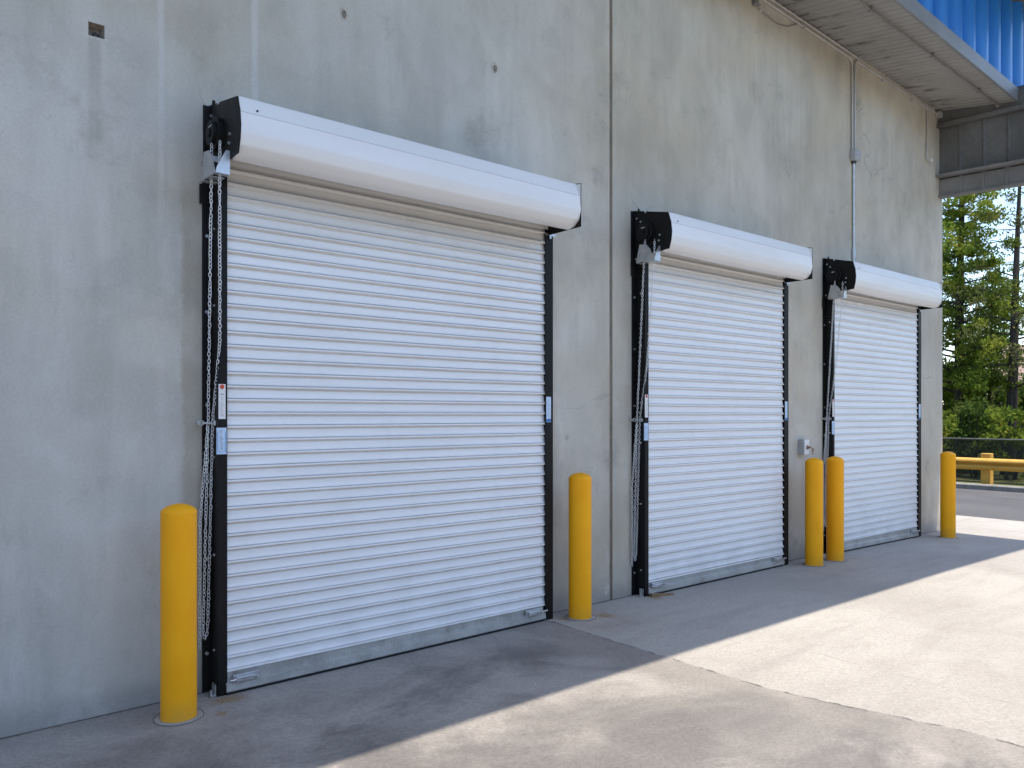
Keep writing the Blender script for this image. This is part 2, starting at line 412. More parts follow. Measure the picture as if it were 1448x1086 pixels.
# ------------------------------------------------------------------ ground
def flat(name, x0, x1, y0, y1, z, mat, kind='structure', follow=False):
    mb = MB()
    xs = [x0, x1] if not follow else sorted({x0, x1, *[a for a, _ in GT if x0 < a < x1]})
    for a, b in zip(xs, xs[1:]):
        za, zb = (g(a), g(b)) if follow else (z, z)
        mb.add([(a, y0, za), (b, y0, zb), (b, y1, zb), (a, y1, za)], [(0, 1, 2, 3)])
    return tag(mb.build(name, mat), kind=kind)
flat('ground', -400, 400, -400, 400, -.16, M['lawn'])
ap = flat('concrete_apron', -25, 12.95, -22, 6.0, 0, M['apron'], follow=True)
flat('road', 12.94, 17.9, -60, 60, -.035, M['asphalt'])
mb = MB(); prof = [(17.86, -.12), (17.86, .055), (17.885, .075), (18.02, .08), (18.02, -.12)]
mb.prism(prof, 'y', -60, 60)
tag(mb.build('curb', M['curb']), kind='structure')
mb = MB()
lx = [18.02, 18.4, 19.2, 20.6, 22, 26, 40, 90]; lz = [.055, .035, -.04, -.10, -.12, -.13, -.14, -.15]
mb.strip(list(zip(lx, lz)), 'y', -60, 60)
mb.v = [(x, t, z) for (x, t, z) in mb.v]
tag(mb.build('lawn', M['lawn']), kind='structure')

gb = MB()
for i in range(3600):
    x = 18.06 + 2.9 * rnd.random() ** 1.4; y = rnd.uniform(1, 13); z = max(-.09, .05 - .1 * max(0, x - 18.15))
    hgt = rnd.uniform(.02, .06); a = rnd.uniform(0, 6.3); w = .009
    dx, dy = math.cos(a) * w, math.sin(a) * w; lx_, ly_ = rnd.uniform(-.03, .03), rnd.uniform(-.03, .03)
    gb.add([(x - dx, y - dy, z - .03), (x + dx, y + dy, z - .03), (x + lx_, y + ly_, z + hgt)], [(0, 1, 2)])
tag(gb.build('grass', mat_leaf('grass_blade', (.11, .16, .03), (.20, .21, .06), (.24, .20, .09))), 'short yellowish grass growing between the curb and the black fence', 'grass', kind='stuff')

# ------------------------------------------------------------------ concrete wall
XE = 11.17
wall = thing('concrete_wall', 'tall grey precast concrete wall carrying three roll-up doors', 'wall', (4.6, WY, 0))
WT = 5.95
mb = MB()
# left panel with a small blocked-out pocket
bx0, bx1, bz0, bz1 = .813, .888, 3.482, 3.552
xa, xb = -14, 4.637
def face_with_hole(mb, x0, x1, z0, z1, hx0, hx1, hz0, hz1, y):
    V = [(x0, z0), (x1, z0), (x1, z1), (x0, z1), (hx0, hz0), (hx1, hz0), (hx1, hz1), (hx0, hz1)]
    mb.add([(a, y, b) for a, b in V], [(0, 1, 5, 4), (1, 2, 6, 5), (2, 3, 7, 6), (3, 0, 4, 7)])
face_with_hole(mb, xa, xb, -.3, WT, bx0, bx1, bz0, bz1, WY)
mb.add([(xb, WY, -.3), (xb, WY + .2, -.3), (xb, WY + .2, WT), (xb, WY, WT)], [(0, 1, 2, 3)])
mb.add([(xa, WY, -.3), (xa, WY + .2, -.3), (xa, WY + .2, WT), (xa, WY, WT)], [(3, 2, 1, 0)])
mb.add([(xa, WY + .2, -.3), (xb, WY + .2, -.3), (xb, WY + .2, WT), (xa, WY + .2, WT)], [(3, 2, 1, 0)])
mb.add([(xa, WY, WT), (xb, WY, WT), (xb, WY + .2, WT), (xa, WY + .2, WT)], [(0, 1, 2, 3)])
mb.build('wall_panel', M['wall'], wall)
# pocket lining: slanted sides
mb = MB(); d = .05; i = .014
V = [(bx0, WY, bz0), (bx1, WY, bz0), (bx1, WY, bz1), (bx0, WY, bz1), (bx0 + i, WY + d, bz0 + i), (bx1 - i, WY + d, bz0 + i), (bx1 - i, WY + d, bz1 - i), (bx0 + i, WY + d, bz1 - i)]
mb.add(V, [(0, 1, 5, 4), (1, 2, 6, 5), (2, 3, 7, 6), (3, 0, 4, 7), (4, 5, 6, 7)])
mb.build('lifting_pocket', simple('pocket_grout', (.27, .235, .195), .9, 0, .35, 40, .3), wall)
mb = MB(); mb.tube([(.835, WY + .03, 3.497), (.85, WY + .022, 3.512), (.868, WY + .03, 3.503)], .006, 6)
mb.build('lifting_loop', M['dark'], wall)
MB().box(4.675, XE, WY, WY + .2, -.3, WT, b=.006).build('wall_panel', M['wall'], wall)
MB().box(4.6372, 4.6748, WY + .014, WY + .15, -.3, WT).build('joint_sealant', M['seal'], wall)
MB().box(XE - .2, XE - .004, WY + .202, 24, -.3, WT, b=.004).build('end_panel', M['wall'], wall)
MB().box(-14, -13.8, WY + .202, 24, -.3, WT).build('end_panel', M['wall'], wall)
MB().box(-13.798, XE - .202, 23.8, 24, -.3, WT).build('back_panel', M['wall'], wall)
# form-tie patches: shallow ovals of mortar proud of the face
for (px, pz, w, h) in ((2.24, 4.06, .026, .038), (3.44, 4.06, .030, .042), (4.60, .12, .035, .05)):
    mb = MB(); n = 18
    ring = [(px + w * math.cos(a) * (1 + .12 * math.sin(3 * a)), WY - .0022, pz + h * math.sin(a)) for a in [2 * math.pi * k / n for k in range(n)]]
    mb.add(ring, [tuple(range(n))[::-1]])
    mb.build('mortar_patch', simple('mortar', (.50, .47, .42) if pz > 1 else (.48, .45, .37), .9, 0, .2, 50, .4), wall)
    if pz > 1:
        mb = MB(); ring = [(px + .016 * math.cos(a), WY - .0042, pz - .004 + .027 * math.sin(a)) for a in [2 * math.pi * k / n for k in range(n)]]
        mb.add(ring, [tuple(range(n))[::-1]]); mb.build('tie_hole', simple('tie_hole_grout', (.24, .205, .165), .9, 0, .4, 60, .4), wall)

# ------------------------------------------------------------------ roll-up doors
def link_at(mb, c, d, flatdir, L=.013, W=.0075, r=.0021):
    """one oval chain link centred at c, long axis d, broad side along flatdir"""
    d = Vector(d).normalized(); u = Vector(flatdir); u = (u - d * u.dot(d)).normalized()
    pts = []
    for k in range(12):
        a = 2 * math.pi * k / 12; pts.append(Vector(c) + d * (math.cos(a) * L) + u * (math.sin(a) * W))
    mb.tube(pts, r, 5, closed=True)
def chain_run(mb, pts, pitch=.0195, seed=0):
    rr = random.Random(seed)
    pts = [Vector(p) for p in pts]; acc = 0; k = 0
    for a, b in zip(pts, pts[1:]):
        L = (b - a).length; t = acc
        while t < L:
            p = a.lerp(b, t / L); d = (b - a)
            ang = (math.pi / 2 if k % 2 else 0) + rr.uniform(-.35, .35) + .6
            fd = Vector((math.cos(ang), math.sin(ang), 0))
            p = p + Vector((rr.uniform(-1, 1), rr.uniform(-1, 1), 0)) * .0012
            link_at(mb, p, d, fd); k += 1; t += pitch
        acc = t - L
    return mb

def sticker(mbparent, x0, x1, y, z0, z1, kind, rr):
    base = MB().box(x0, x1, y - .0012, y - .0002, z0, z1).build('sticker', M['paper' if kind == 'white' else 'bluepaper'], mbparent)
    w = x1 - x0; h = z1 - z0; yy = y - .0022
    ink = MB()
    def q(mb, a, b, c, d): mb.add([(x0 + w * a, yy, z0 + h * c), (x0 + w * b, yy, z0 + h * c), (x0 + w * b, yy, z0 + h * d), (x0 + w * a, yy, z0 + h * d)], [(0, 1, 2, 3)])
    if kind == 'white':
        red = MB(); n = 14
        ring = [(x0 + w * .5 + w * .33 * math.cos(2 * math.pi * k / n), yy, z0 + h * .925 + w * .33 * math.sin(2 * math.pi * k / n)) for k in range(n)]
        red.add(ring, [tuple(range(n))]); red.build('emblem', M['redink'], base)
        q(ink, .22, .78, .70, .718)
        for s in range(22):
            zc = .08 + s * .026
            a = rr.uniform(.25, .45); q(ink, a, a + rr.uniform(.1, .3), zc, zc + .007)
        q(ink, .4, .6, .84, .855); q(ink, .3, .34, .08, .14); q(ink, .66, .70, .08, .14)
        ink.build('print', M['ink'], base)
    else:
        bl = MB()
        if kind == 'blueband':
            q(bl, 0.02, .98, 0.01, .13); bl.build('band', M['bluedark'], base)
        else:
            q(bl, .08, .16, .08, .86); q(bl, .84, .92, .08, .86); q(bl, .16, .84, .08, .10); bl.build('band', simple('mid_blue_ink', (.16, .36, .62), .5), base)
        for s in range(18):
            zc = .17 + s * .042
            a = rr.uniform(.28, .42); q(ink, a, a + rr.uniform(.08, .3), zc, zc + .012)
        ink.build('print', M['ink'], base)

def make_door(label, xo, xl, xr, lr0, lr1, xp0, xp1, k, seed, wheel_dx=0.):
    rr = random.Random(seed)
    Yp = lambda p: WY - k * p
    t = thing('roll_up_door', label, 'door', ((xl + xr) / 2, WY, g((xl + xr) / 2)), 'roll up doors along the wall')
    zg0, zg1 = g(xl), g(xr); zb = max(zg0, zg1)
    # --- slatted curtain
    pitch = .0748
    prof = [(0., .108, 0), (.0025, .101, 0), (.006, .1035, 0), (.012, .1080, 0), (.020, .1085, 0), (.034, .1090, 0), (.043, .1108, 0), (.050, .1140, 0), (.0555, .1180, .2), (.0565, .1085, .3), (.0585, .1085, .4), (.0595, .117, .7), (.062, .1245, 1), (.066, .1262, 1), (.070, .1255, 1), (.0725, .120, .35), (.0745, .111, 0)]
    mb = MB(); ztop = zb + 3.05; nx = 22
    rows = []
    nsl = int((ztop - zb - .105) / pitch)
    zt = zb + .105 + nsl * pitch
    for s in range(nsl):
        jit = rr.uniform(-.0008, .0008); tl = rr.uniform(-.0012, .0012); jx = rr.uniform(-.003, .003)
        for (dz, p, e) in prof:
            row = []
            for i in range(nx + 1):
                f = i / nx
                x = (xl - .012) * (1 - f) + (xr + .016 + .007 * e + jx * (.3 + e) * .4) * f
                wob = .0010 * math.sin(3.1 * f * 2 + seed + s * .17) + .0006 * math.sin(11 * f + s * .9 + seed)
                row.append((x, Yp(p) + jit + wob * k, zt - s * pitch - dz + tl * (f - .5)))
            rows.append(row)
    vs = [v for r_ in rows for v in r_]; n = nx + 1
    fs = [(a * n + i + 1, a * n + i, (a + 1) * n + i, (a + 1) * n + i + 1) for a in range(len(rows) - 1) for i in range(nx)]
    mb.add(vs, fs, True)
    mb.build('curtain', M['curtain'], t, sharp=38)
    # --- bottom bar following the floor
    def slope_strip(prof, x0, x1, closed=True):
        m = MB(); np_ = len(prof)
        z0, z1 = g(x0), g(x1)
        v = [(x0, Yp(p), z0 + z) for p, z in prof] + [(x1, Yp(p), z1 + z) for p, z in prof]
        m.add(v, [(i, (i + 1) % np_, np_ + (i + 1) % np_, np_ + i) for i in range(np_)])
        m.add(v, [tuple(range(np_)), tuple(range(np_, 2 * np_))[::-1]]); return m
    bar = slope_strip([(.10, .13), (.118, .13), (.120, .070), (.146, .062), (.150, .024), (.148, .017), (.10, .017)], xl - .004, xr - .004).build('bottom_bar', M['bar'], t, bevel=.0015)
    slope_strip([(.104, .0168), (.141, .0168), (.139, .001), (.108, .001)], xl - .002, xr - .016).build('rubber_seal', M['sealblack'], bar)
    # --- sliding locks at both ends
    for (x0, x1) in ((xl + .03, xl + .175), (xr - .19, xr - .045)):
        zc = g((x0 + x1) / 2) + .070
        m = MB(); yb = Yp(.146)
        m.box(x0, x1, yb - .006, yb + .012, zc - .012, zc + .036, b=.002)
        m.box(x0 + .012, x1 - .03, yb - .024, yb - .0065, zc - .002, zc + .026, b=.004)
        m.cyl((x0 - .022 if x0 < (xl + xr) / 2 else x0 + .02, yb - .016, zc + .012), (x1 - .01 if x0 < (xl + xr) / 2 else x1 + .045, yb - .016, zc + .012), .007, 8)
        m.cyl((x1 - .022, yb - .012, zc + .012), (x1 - .022, yb - .045, zc + .016), .005, 8)
        m.build('slide_bolt', M['galv'], bar)
    # --- guides: wall leg, web and lip
    gz1 = zb + 2.935; th = .006; xw = xo + .043
    if xw > xl - .018: xw = xl - .035
    gl = MB()
    gl.box(xo, xw, Yp(.012), WY - .0005, zg0 + .001, gz1)
    gl.box(xw, xw + th, Yp(.132), WY - .0005, zg0 + .001, gz1)
    gl.box(xw + th, xl + .004, Yp(.132), Yp(.132) + .005, zg0 + .001, gz1)
    gl.box(xw + th, xl - .016, Yp(.060), Yp(.054), zg0 + .001, gz1)
    guide = gl.build('guide_rail', M['black'], t, bevel=.001)
    bl = MB()
    for z in (.22, .75, 1.30, 1.62, 2.1, 2.55):
        z += rr.uniform(-.02, .02)
        bl.tube([(xw - .022, Yp(.0125), z), (xw - .022, Yp(.024), z)], .010, 6)
        bl.tube([(xw - .001, Yp(.085), z + .03), (xw - .009, Yp(.085), z + .03)], .008, 6)
    bl.build('bolt_heads', M['galv'], guide)
    ft = MB(); ft.box(xw - .035, xw - .004, Yp(.12), Yp(.06), zg0 + .002, zg0 + .010); ft.box(xw - .012, xw - .004, Yp(.118), Yp(.072), zg0 + .010, zg0 + .065)
    ft.cyl((xw - .024, Yp(.10), zg0 + .008), (xw - .024, Yp(.10), zg0 + .034), .008, 8)
    ft.build('floor_clip', M['galv'], guide)
    sticker(guide, xl - .044, xl - .006, Yp(.132), 1.525, 1.716, 'white', rr)
    sticker(guide, xl - .055, xl - .001, Yp(.132), 1.332, 1.477, 'blue', rr)
    gr = MB()
    gr.box(lr0, lr1, Yp(.132), Yp(.132) + .005, zg1 + .001, gz1 - .03)
    gr.box(lr1 - th, lr1, Yp(.132) + .0052, WY - .0005, zg1 + .001, gz1 - .03)
    gr.box(lr1 + .0002, lr1 + .05, Yp(.012), WY - .0005, zg1 + .001, gz1 - .03)
    gr.box(xr - .01, lr1 - th - .0002, Yp(.050), Yp(.044), zg1 + .001, gz1 - .03)
    guide2 = gr.build('guide_rail', M['black'], t, bevel=.001)
    sticker(guide2, lr0 + .010, lr1 - .022, Yp(.132), 1.492, 1.681, 'blueband', rr)
    bl = MB(); bl.box(lr0 + .002, lr1 + .028, Yp(.136), Yp(.1325), gz1 - .075, gz1 - .058)
    bl.box(lr0 + .030, lr0 + .045, Yp(.150), Yp(.1365), gz1 - .10, gz1 - .075)
    bl.build('bolt_heads', M['galv'], guide2)
    for x in (xo + .01, lr1 + .03):
        pass
    # --- head plates
    HP = [(.0006, 3.275), (.435, 3.190), (.472, 3.110), (.483, 3.030), (.474, 2.960), (.450, 2.893), (.285, 2.895), (.15, 2.87), (.0006, 2.80)]
    HP = [(Yp(p), z) for p, z in HP]
    hp = MB().prism(HP, 'x', xp0 - .005, xp0).build('head_plate', M['black'], t, bevel=.001)
    w = MB(); w.box(xp0 - .040, xp0 - .0052, Yp(.010), WY - .0005, 2.80, 3.268)
    w.box(xo - .018, xw, Yp(.022), Yp(.0125), 2.715, 2.825)
    w.tube([(xp0 - .0025, Yp(.065), 3.25), (xp0 - .0025, Yp(.068), 3.275), (xp0 - .0025, Yp(.072), 3.280)], .009, 8)
    w.build('wall_angle', M['black'], hp, bevel=.001)
    b = MB()
    for (p, z) in ((.05, 3.20), (.10, 3.165), (.035, 2.86), (.33, 2.975), (.34, 3.02), (.16, 3.235)):
        b.tube([(xp0 - .0052, Yp(p), z), (xp0 - .014, Yp(p), z)], .0085, 6)
    b.build('bolt_heads', M['galv'], hp)
    hp2 = MB().prism([(Yp(.0006), 3.262), (Yp(.478), 3.192), (Yp(.478), 2.884), (Yp(.16), 2.884), (Yp(.0006), 2.88)], 'x', xp1, xp1 + .005).build('head_plate', M['black'], t, bevel=.001)
    # --- hood
    hprof = [(.012, 3.270), (.434, 3.193), (.442, 3.187), (.4675, 3.112), (.4705, 3.103), (.4712, 3.096), (.4795, 3.010), (.4795, 2.998), (.478, 2.990), (.4655, 2.946), (.461, 2.937), (.456, 2.931), (.422, 2.902), (.414, 2.897), (.406, 2.894), (.360, 2.884), (.340, 2.886), (.318, 2.896), (.318, 2.900), (.345, 2.893), (.40, 2.897), (.45, 2.935), (.468, 2.99), (.470, 3.03), (.46, 3.10), (.432, 3.184), (.012, 3.262)]
    h = MB(); nx = 14; n = len(hprof)
    for i in range(nx):
        f0, f1 = i / nx, (i + 1) / nx
        x0 = xp0 + .0008 + (xp1 - xp0 - .0016) * f0; x1 = xp0 + .0008 + (xp1 - xp0 - .0016) * f1
        s0 = -.006 * math.sin(math.pi * f0); s1 = -.006 * math.sin(math.pi * f1)
        v = [(x0, Yp(p), z + s0 * (z < 2.95)) for p, z in hprof] + [(x1, Yp(p), z + s1 * (z < 2.95)) for p, z in hprof]
        h.add(v, [(j, (j + 1) % n, n + (j + 1) % n, n + j) for j in range(n)], True)
    h.prism([(Yp(.432), 3.190), (Yp(.476), 3.188), (Yp(.476), 3.02)], 'x', xp1 - .004, xp1 - .001)
    hood = h.build('hood', M['hood'], t, sharp=22)
    m = MB(); m.box(xp0 + .002, xp1 - .006, Yp(.4716), Yp(.4700), 3.1015, 3.1045); m.build('seam', M['conduit'], hood)
    m = MB(); m.tube([(xp0 + .09, Yp(.4625), 3.125), (xp0 + .09, Yp(.468), 3.126)], .006, 8); m.build('rivet', M['dark'], hood)
    m = MB(); m.box(xp0 + .003, xp1 - .003, Yp(.1265), Yp(.1345), 2.925, 2.975); m.build('header_seal', M['hood'], t)
    # --- hand chain wheel, galvanised chain guard and chain
    xg = xp0 - .088 + wheel_dx
    m = MB(); c = (Yp(.165), 3.065)
    m.tube([(xp0 - .0055, *c), (xp0 - .035, *c), (xp0 - .038, *c)], [.088, .088, .078], 28)
    m.tube([(xp0 - .038, *c), (xp0 - .058, *c)], .066, 24)
    m.tube([(xp0 - .058, *c), (xp0 - .066, *c)], .022, 14)
    wh = m.build('chain_wheel', M['black'], t, sharp=40)
    m = MB(); m.box(xp0 - .0595, xp0 - .0582, Yp(.20), Yp(.155), 3.092, 3.100); m.build('maker_plate', M['galv'], wh)
    gd = MB()
    zt_, zb_ = 2.958, 2.803
    side = [(Yp(.165), zt_ - .004), (Yp(.255), zt_ - .018), (Yp(.300), zt_ - .06), (Yp(.350), zb_ - .002), (Yp(.120), zb_ + .004)]
    gd.prism(side, 'x', xg, xg + .003)
    # front flange: narrow at the top, full width at the foot
    xf0, xf1 = xg + .0032, xp0 - .012
    fy0, fy1 = Yp(.350), Yp(.344)
    gd.prism([(xf0, zb_), (xf1, zb_), (xf1, zt_ - .03), (xf1 - .020, zt_ - .03), (xf0 + .006, zb_ + .030)], 'y', fy0, fy1)
    # floor of the guard with two slots left open
    gd.box(xf0, xf1, fy1 + .0003, Yp(.305), zb_ - .001, zb_ + .002)
    gd.box(xf0, xf1, Yp(.27), Yp(.20), zb_ - .001, zb_ + .002)
    gd.box(xf0, xf1, Yp(.165), Yp(.122), zb_ - .001, zb_ + .002)
    gd.box(xg + .0032, xp0 - .0056, Yp(.22), Yp(.21), zt_ - .06, zt_ - .03)
    gd.build('chain_guard', M['galv'], t, bevel=.0008)
    ch = MB()
    xc = xw - .022
    A = (xg + .034, Yp(.185), 2.83); B = (xg + .036, Yp(.318), 2.97)
    K1 = (xc - .004, Yp(.055), 1.51); K2 = (xc + .014, Yp(.072), 1.51)
    zl = zg0 + .33
    chain_run(ch, [(xg + .030, Yp(.205), 2.985), A, (xg + .034, Yp(.185), 2.80), K1, (xc - .026, Yp(.040), zl + .06), (xc - .026, Yp(.040), zl), (xc - .016, Yp(.045), zl - .025), (xc - .006, Yp(.045), zl + .01), (xc - .004, Yp(.048), zl + .06), K2], seed=seed)
    chain_run(ch, [B, (xg + .036, Yp(.312), 2.80), (xc + .027, Yp(.150), 1.95), K2], seed=seed + 1)
    chain_run(ch, [K1, (xc - .040, Yp(.030), .95), (xc - .042, Yp(.030), zl - .08)], seed=seed + 2)
    hc = ch.build('hand_chain', M['chain'], t)
    kp = MB()
    kp.cyl((xc - .048, WY - .001, 1.503), (xc - .048, Yp(.050), 1.503), .008, 8)
    link_at(kp, (xc - .046, Yp(.062), 1.503), (1, 0, 0), (0, 0, 1), .017, .013, .0036)
    kp.cyl((xc - .04, Yp(.066), 1.503), (xc + .026, Yp(.080), 1.500), .005, 8)
    link_at(kp, (xc + .030, Yp(.085), 1.503), (0, 0, 1), (1, 0, 0), .017, .014, .004)
    kp.box(xw - .012, xw + .0, Yp(.11), Yp(.085), 1.49, 1.515, b=.003)
    kp.build('chain_keeper', M['galv'], t)
    return t

make_door('widest white roll-up door, nearest on the left, between the first two yellow bollards', 1.375, 1.466, 3.805, 3.811, 3.889, 1.42, 3.84, 1.0, 11)
make_door('middle white roll-up door, between the dark wall joint and the small grey key switch box', 4.905, 4.990, 7.055, 7.072, 7.148, 4.935, 7.085, .85, 23)
make_door('farthest white roll-up door, below the electrical conduit, with two yellow bollards before its chain', 8.018, 8.092, 10.165, 10.190, 10.270, 8.055, 10.25, .75, 37)

# ------------------------------------------------------------------ bollards
BP = [(1.173, 4.12, 'yellow bollard standing left of the widest door, nearest in the photo'),
      (4.075, 4.17, 'yellow bollard standing alone between the widest door and the wall joint'),
      (7.335, 4.115, 'left one of two yellow bollards close together, below the grey key switch box'),
      (7.755, 4.115, 'right one of two yellow bollards close together, in front of the farthest door edge'),
      (10.47, 4.06, 'yellow bollard at the far end of the wall, in front of the yellow guardrail')]
b0 = None
for i, (x, y, lab) in enumerate(BP):
    if b0 is None:
        b0 = thing('bollard', lab, 'bollard', (x, y, g(x)), 'yellow bollards guarding the doors')
        m = MB(); r = .0865
        m.lathe([(r, 0), (r, .5), (r, 1.038), (r + .0012, 1.046), (r - .001, 1.052), (r * .90, 1.063), (r * .72, 1.074), (r * .48, 1.083), (r * .22, 1.088), (0.0005, 1.089)], (x, y, g(x)), 40)
        m.build('sleeve', M['yellow'], b0, sharp=50)
        m = MB(); n = 36
        m.lathe([(.0872, .0035), (.114, .004), (.117, .001)], (x, y, g(x)), n); m.build('grout_collar', M['collar'], b0)
        m = MB(); m.lathe([(.1172, .0006), (.1174, .0030), (.1200, .0030), (.1204, .0006)], (x, y, g(x)), n); m.build('collar_gap', simple('gap_dirt', (.11, .10, .09), .95, 0, .6, 14), b0)
    else:
        c = copy_tree(b0); c.location = (x, y, g(x)); c['label'] = lab; c.rotation_euler.z = i * 1.3

# ------------------------------------------------------------------ wall fittings
def rounded(pts, r=.06, n=6):
    pts = [Vector(p) for p in pts]; out = [pts[0]]
    for a, b, c in zip(pts, pts[1:], pts[2:]):
        u = (a - b).normalized(); v = (c - b).normalized()
        p0, p1 = b + u * r, b + v * r
        for k in range(n + 1):
            t = k / n; out.append(p0.lerp(b, t).lerp(b.lerp(p1, t), t))
    out.append(pts[-1]); return out
def zs(x, y): return 5.79 - .04 * (x - 7.07) - .165 * (WY - y)       # underside of the soffit
cr = .0115; cy = WY - cr - .006
def strap(mb, p, horizontal):
    x, y, z = p
    if horizontal: mb.box(x - .012, x + .012, y - cr - .003, WY - .0004, z - cr - .02, z + cr + .004)
    else: mb.box(x - cr - .018, x + cr + .004, y - cr - .003, WY - .0004, z - .012, z + .012)
jx, jz = 8.68, 4.53
# long conduit dropping to the junction box
t = thing('conduit', 'painted conduit along the wall top, left of the two pipes entering the junction box', 'conduit', (jx, WY, jz), 'conduits under the eave')
MB().tube(rounded([(-12, cy, zs(-12, cy) - .085), (jx - .030, cy, zs(jx, cy) - .085), (jx - .030, cy, jz + .06)], .10), cr, 10).build('pipe', M['conduit'], t)
for x in (1.5, 4.5, 6.2, 7.6):
    m = MB(); strap(m, (x, cy, zs(x, cy) - .085), True); m.build('strap', M['conduit'], t)
t = thing('conduit', 'painted conduit running right to the end frame, right pipe of two entering the junction box', 'conduit', (jx + .03, WY, jz), 'conduits under the eave')
MB().tube(rounded([(jx + .030, cy, jz + .06), (jx + .030, cy, zs(jx, cy) - .075), (11.0, cy, zs(11.0, cy) - .055)], .07), cr, 10).build('pipe', M['conduit'], t)
for x in (9.4, 10.2):
    m = MB(); strap(m, (x, cy, zs(x, cy) - .07), True); m.build('strap', M['conduit'], t)
m = MB(); m.box(10.93, 11.02, cy - .05, cy + .012, zs(11, cy) - .10, zs(11, cy) - .03, b=.004)
m.build('end_fitting', M['conduit'], t)
t = thing('conduit', 'painted conduit hugging the soffit corner, topmost pipe ending above the junction box', 'conduit', (jx, WY, 5.7), 'conduits under the eave')
MB().tube([(-12, cy, zs(-12, cy) - .03), (jx + .12, cy, zs(jx + .12, cy) - .03)], cr, 10).build('pipe', M['conduit'], t)
t = thing('conduit', 'single straight conduit from the junction box down to the farthest door', 'conduit', (jx, WY, 3.4), 'conduits under the eave')
MB().cyl((jx, cy, jz - .06), (jx, cy, 3.30), .0135, 10).build('pipe', M['galv'], t)
MB().cyl((jx, cy, 3.46), (jx, cy, 3.36), .023, 10).build('coupling', M['galv'], t)
t = thing('junction_box', 'small grey round-cornered junction box where two conduits meet one', 'junction box', (jx, WY, jz))
m = MB(); m.box(jx - .062, jx + .062, WY - .075, WY - .0005, jz - .06, jz + .06, b=.012); m.build('housing', M['boxgrey'], t)
m = MB(); m.box(jx - .05, jx + .05, WY - .0785, WY - .0752, jz - .048, jz + .048, b=.0015); m.build('cover', M['boxgrey'], t)
m = MB(); m.cyl((jx, cy, jz - .0602), (jx, cy, jz - .085), .03, 12); m.build('hub', M['dark'], t)
# stub at the far end
sx = 10.62
t = thing('conduit', 'short hooked conduit stub hanging from the wall top beside the end frame', 'conduit', (sx, WY, 4.9), 'conduits under the eave')
MB().tube(rounded([(sx - .20, cy, zs(sx, cy) - .062), (sx + .03, cy, zs(sx, cy) - .075), (sx + .03, cy - .005, 5.25), (sx - .01, cy - .01, 4.95), (sx + .0, cy - .02, 4.88), (sx + .07, cy - .03, 4.90)], .025), .011, 8).build('pipe', M['conduit'], t)
MB().cyl((sx + .045, cy - .03, 4.897), (sx + .095, cy - .03, 4.90), .02, 10).build('coupling', M['paper'], t)
# pipe hung under the soffit
t = thing('pipe', 'grey pipe hung under the soffit midway between wall and fascia', 'pipe', (9, 3.7, 5.5))
pts = [(x, 3.715 - .012 * (x - 7.4), zs(x, 3.715 - .012 * (x - 7.4)) - .030) for x in (-12, 2, 7.4, 9.2, 11.3)]
MB().tube(pts, .0115, 10).build('pipe_run', M['boxdark'], t)
for x in (3.2, 5.4, 7.7, 9.1, 10.4):
    y = 3.715 - .012 * (x - 7.4); z = zs(x, y); m = MB()
    m.box(x - .012, x + .012, y - .022, y + .022, z - .044, z + .002)
    m.build('hanger', M['frame'], t)
MB().tube([(10.98, 3.675, zs(11, 3.67) - .03), (11.1, 3.672, zs(11.1, 3.67) - .03)], .02, 10).build('coupling', M['conduit'], t)
# wire bracket near the soffit
t = thing('wire_bracket', 'small bracket with loose grey wire high on the wall under the soffit', 'bracket', (6.7, WY, 5.62))
m = MB(); m.box(6.665, 6.72, WY - .05, WY - .0005, 5.60, 5.69, b=.006); m.build('base', M['frame'], t)
m = MB(); m.box(6.775, 6.815, WY - .03, WY - .0005, 5.575, 5.60, b=.005); m.cyl((6.75, WY - .02, 5.60), (6.79, WY - .02, 5.64), .012, 8); m.build('clip', M['conduit'], t)
m = MB(); m.tube([(6.80, WY - .02, 5.585), (6.95, WY - .012, 5.572), (7.12, WY - .008, 5.558), (7.3, WY - .008, 5.59), (7.45, WY - .012, 5.66), (7.55, WY - .02, 5.70)], .0045, 6); m.build('wire', M['frame'], t)
# key switch box
t = thing('key_switch', 'small grey key switch box on the wall between the middle and farthest doors', 'switch box', (7.57, WY, 1.2))
m = MB(); m.box(7.515, 7.615, WY - .072, WY - .0005, 1.125, 1.285, b=.004); m.build('housing', M['boxgrey'], t)
m = MB(); m.box(7.5165, 7.6135, WY - .076, WY - .0722, 1.127, 1.283, b=.0015); m.build('cover', M['paper'], t)
m = MB(); m.tube([(7.572, WY - .0762, 1.202), (7.572, WY - .090, 1.202)], [.024, .019], 14); m.build('key_barrel', M['copper'], t)
m = MB(); m.box(7.568, 7.576, WY - .115, WY - .0903, 1.192, 1.212, b=.002)
m.tube([(7.576, WY - .11, 1.20), (7.60, WY - .115, 1.195), (7.625, WY - .11, 1.165)], .004, 6)
link_at(m, (7.625, WY - .108, 1.17), (0, 0, 1), (1, 0, 0), .022, .018, .003)
m.box(7.615, 7.638, WY - .112, WY - .106, 1.125, 1.158, b=.002); m.build('key', M['copper'], t)
# wooden wedge at the middle door's foot
t = MB(); zf = g(5.1)
t.add([(4.985, 4.245, zf + .001), (5.19, 4.175, zf + .001), (5.20, 4.205, zf + .001), (4.995, 4.275, zf + .001), (4.985, 4.245, zf + .026), (5.19, 4.175, zf + .012), (5.20, 4.205, zf + .012), (4.995, 4.275, zf + .026)],
      [(3, 2, 1, 0), (4, 5, 6, 7), (0, 1, 5, 4), (1, 2, 6, 5), (2, 3, 7, 6), (3, 0, 4, 7)])
tag(t.build('wood_wedge', M['wood']), 'weathered wood wedge lying at the left foot of the middle door', 'wedge')

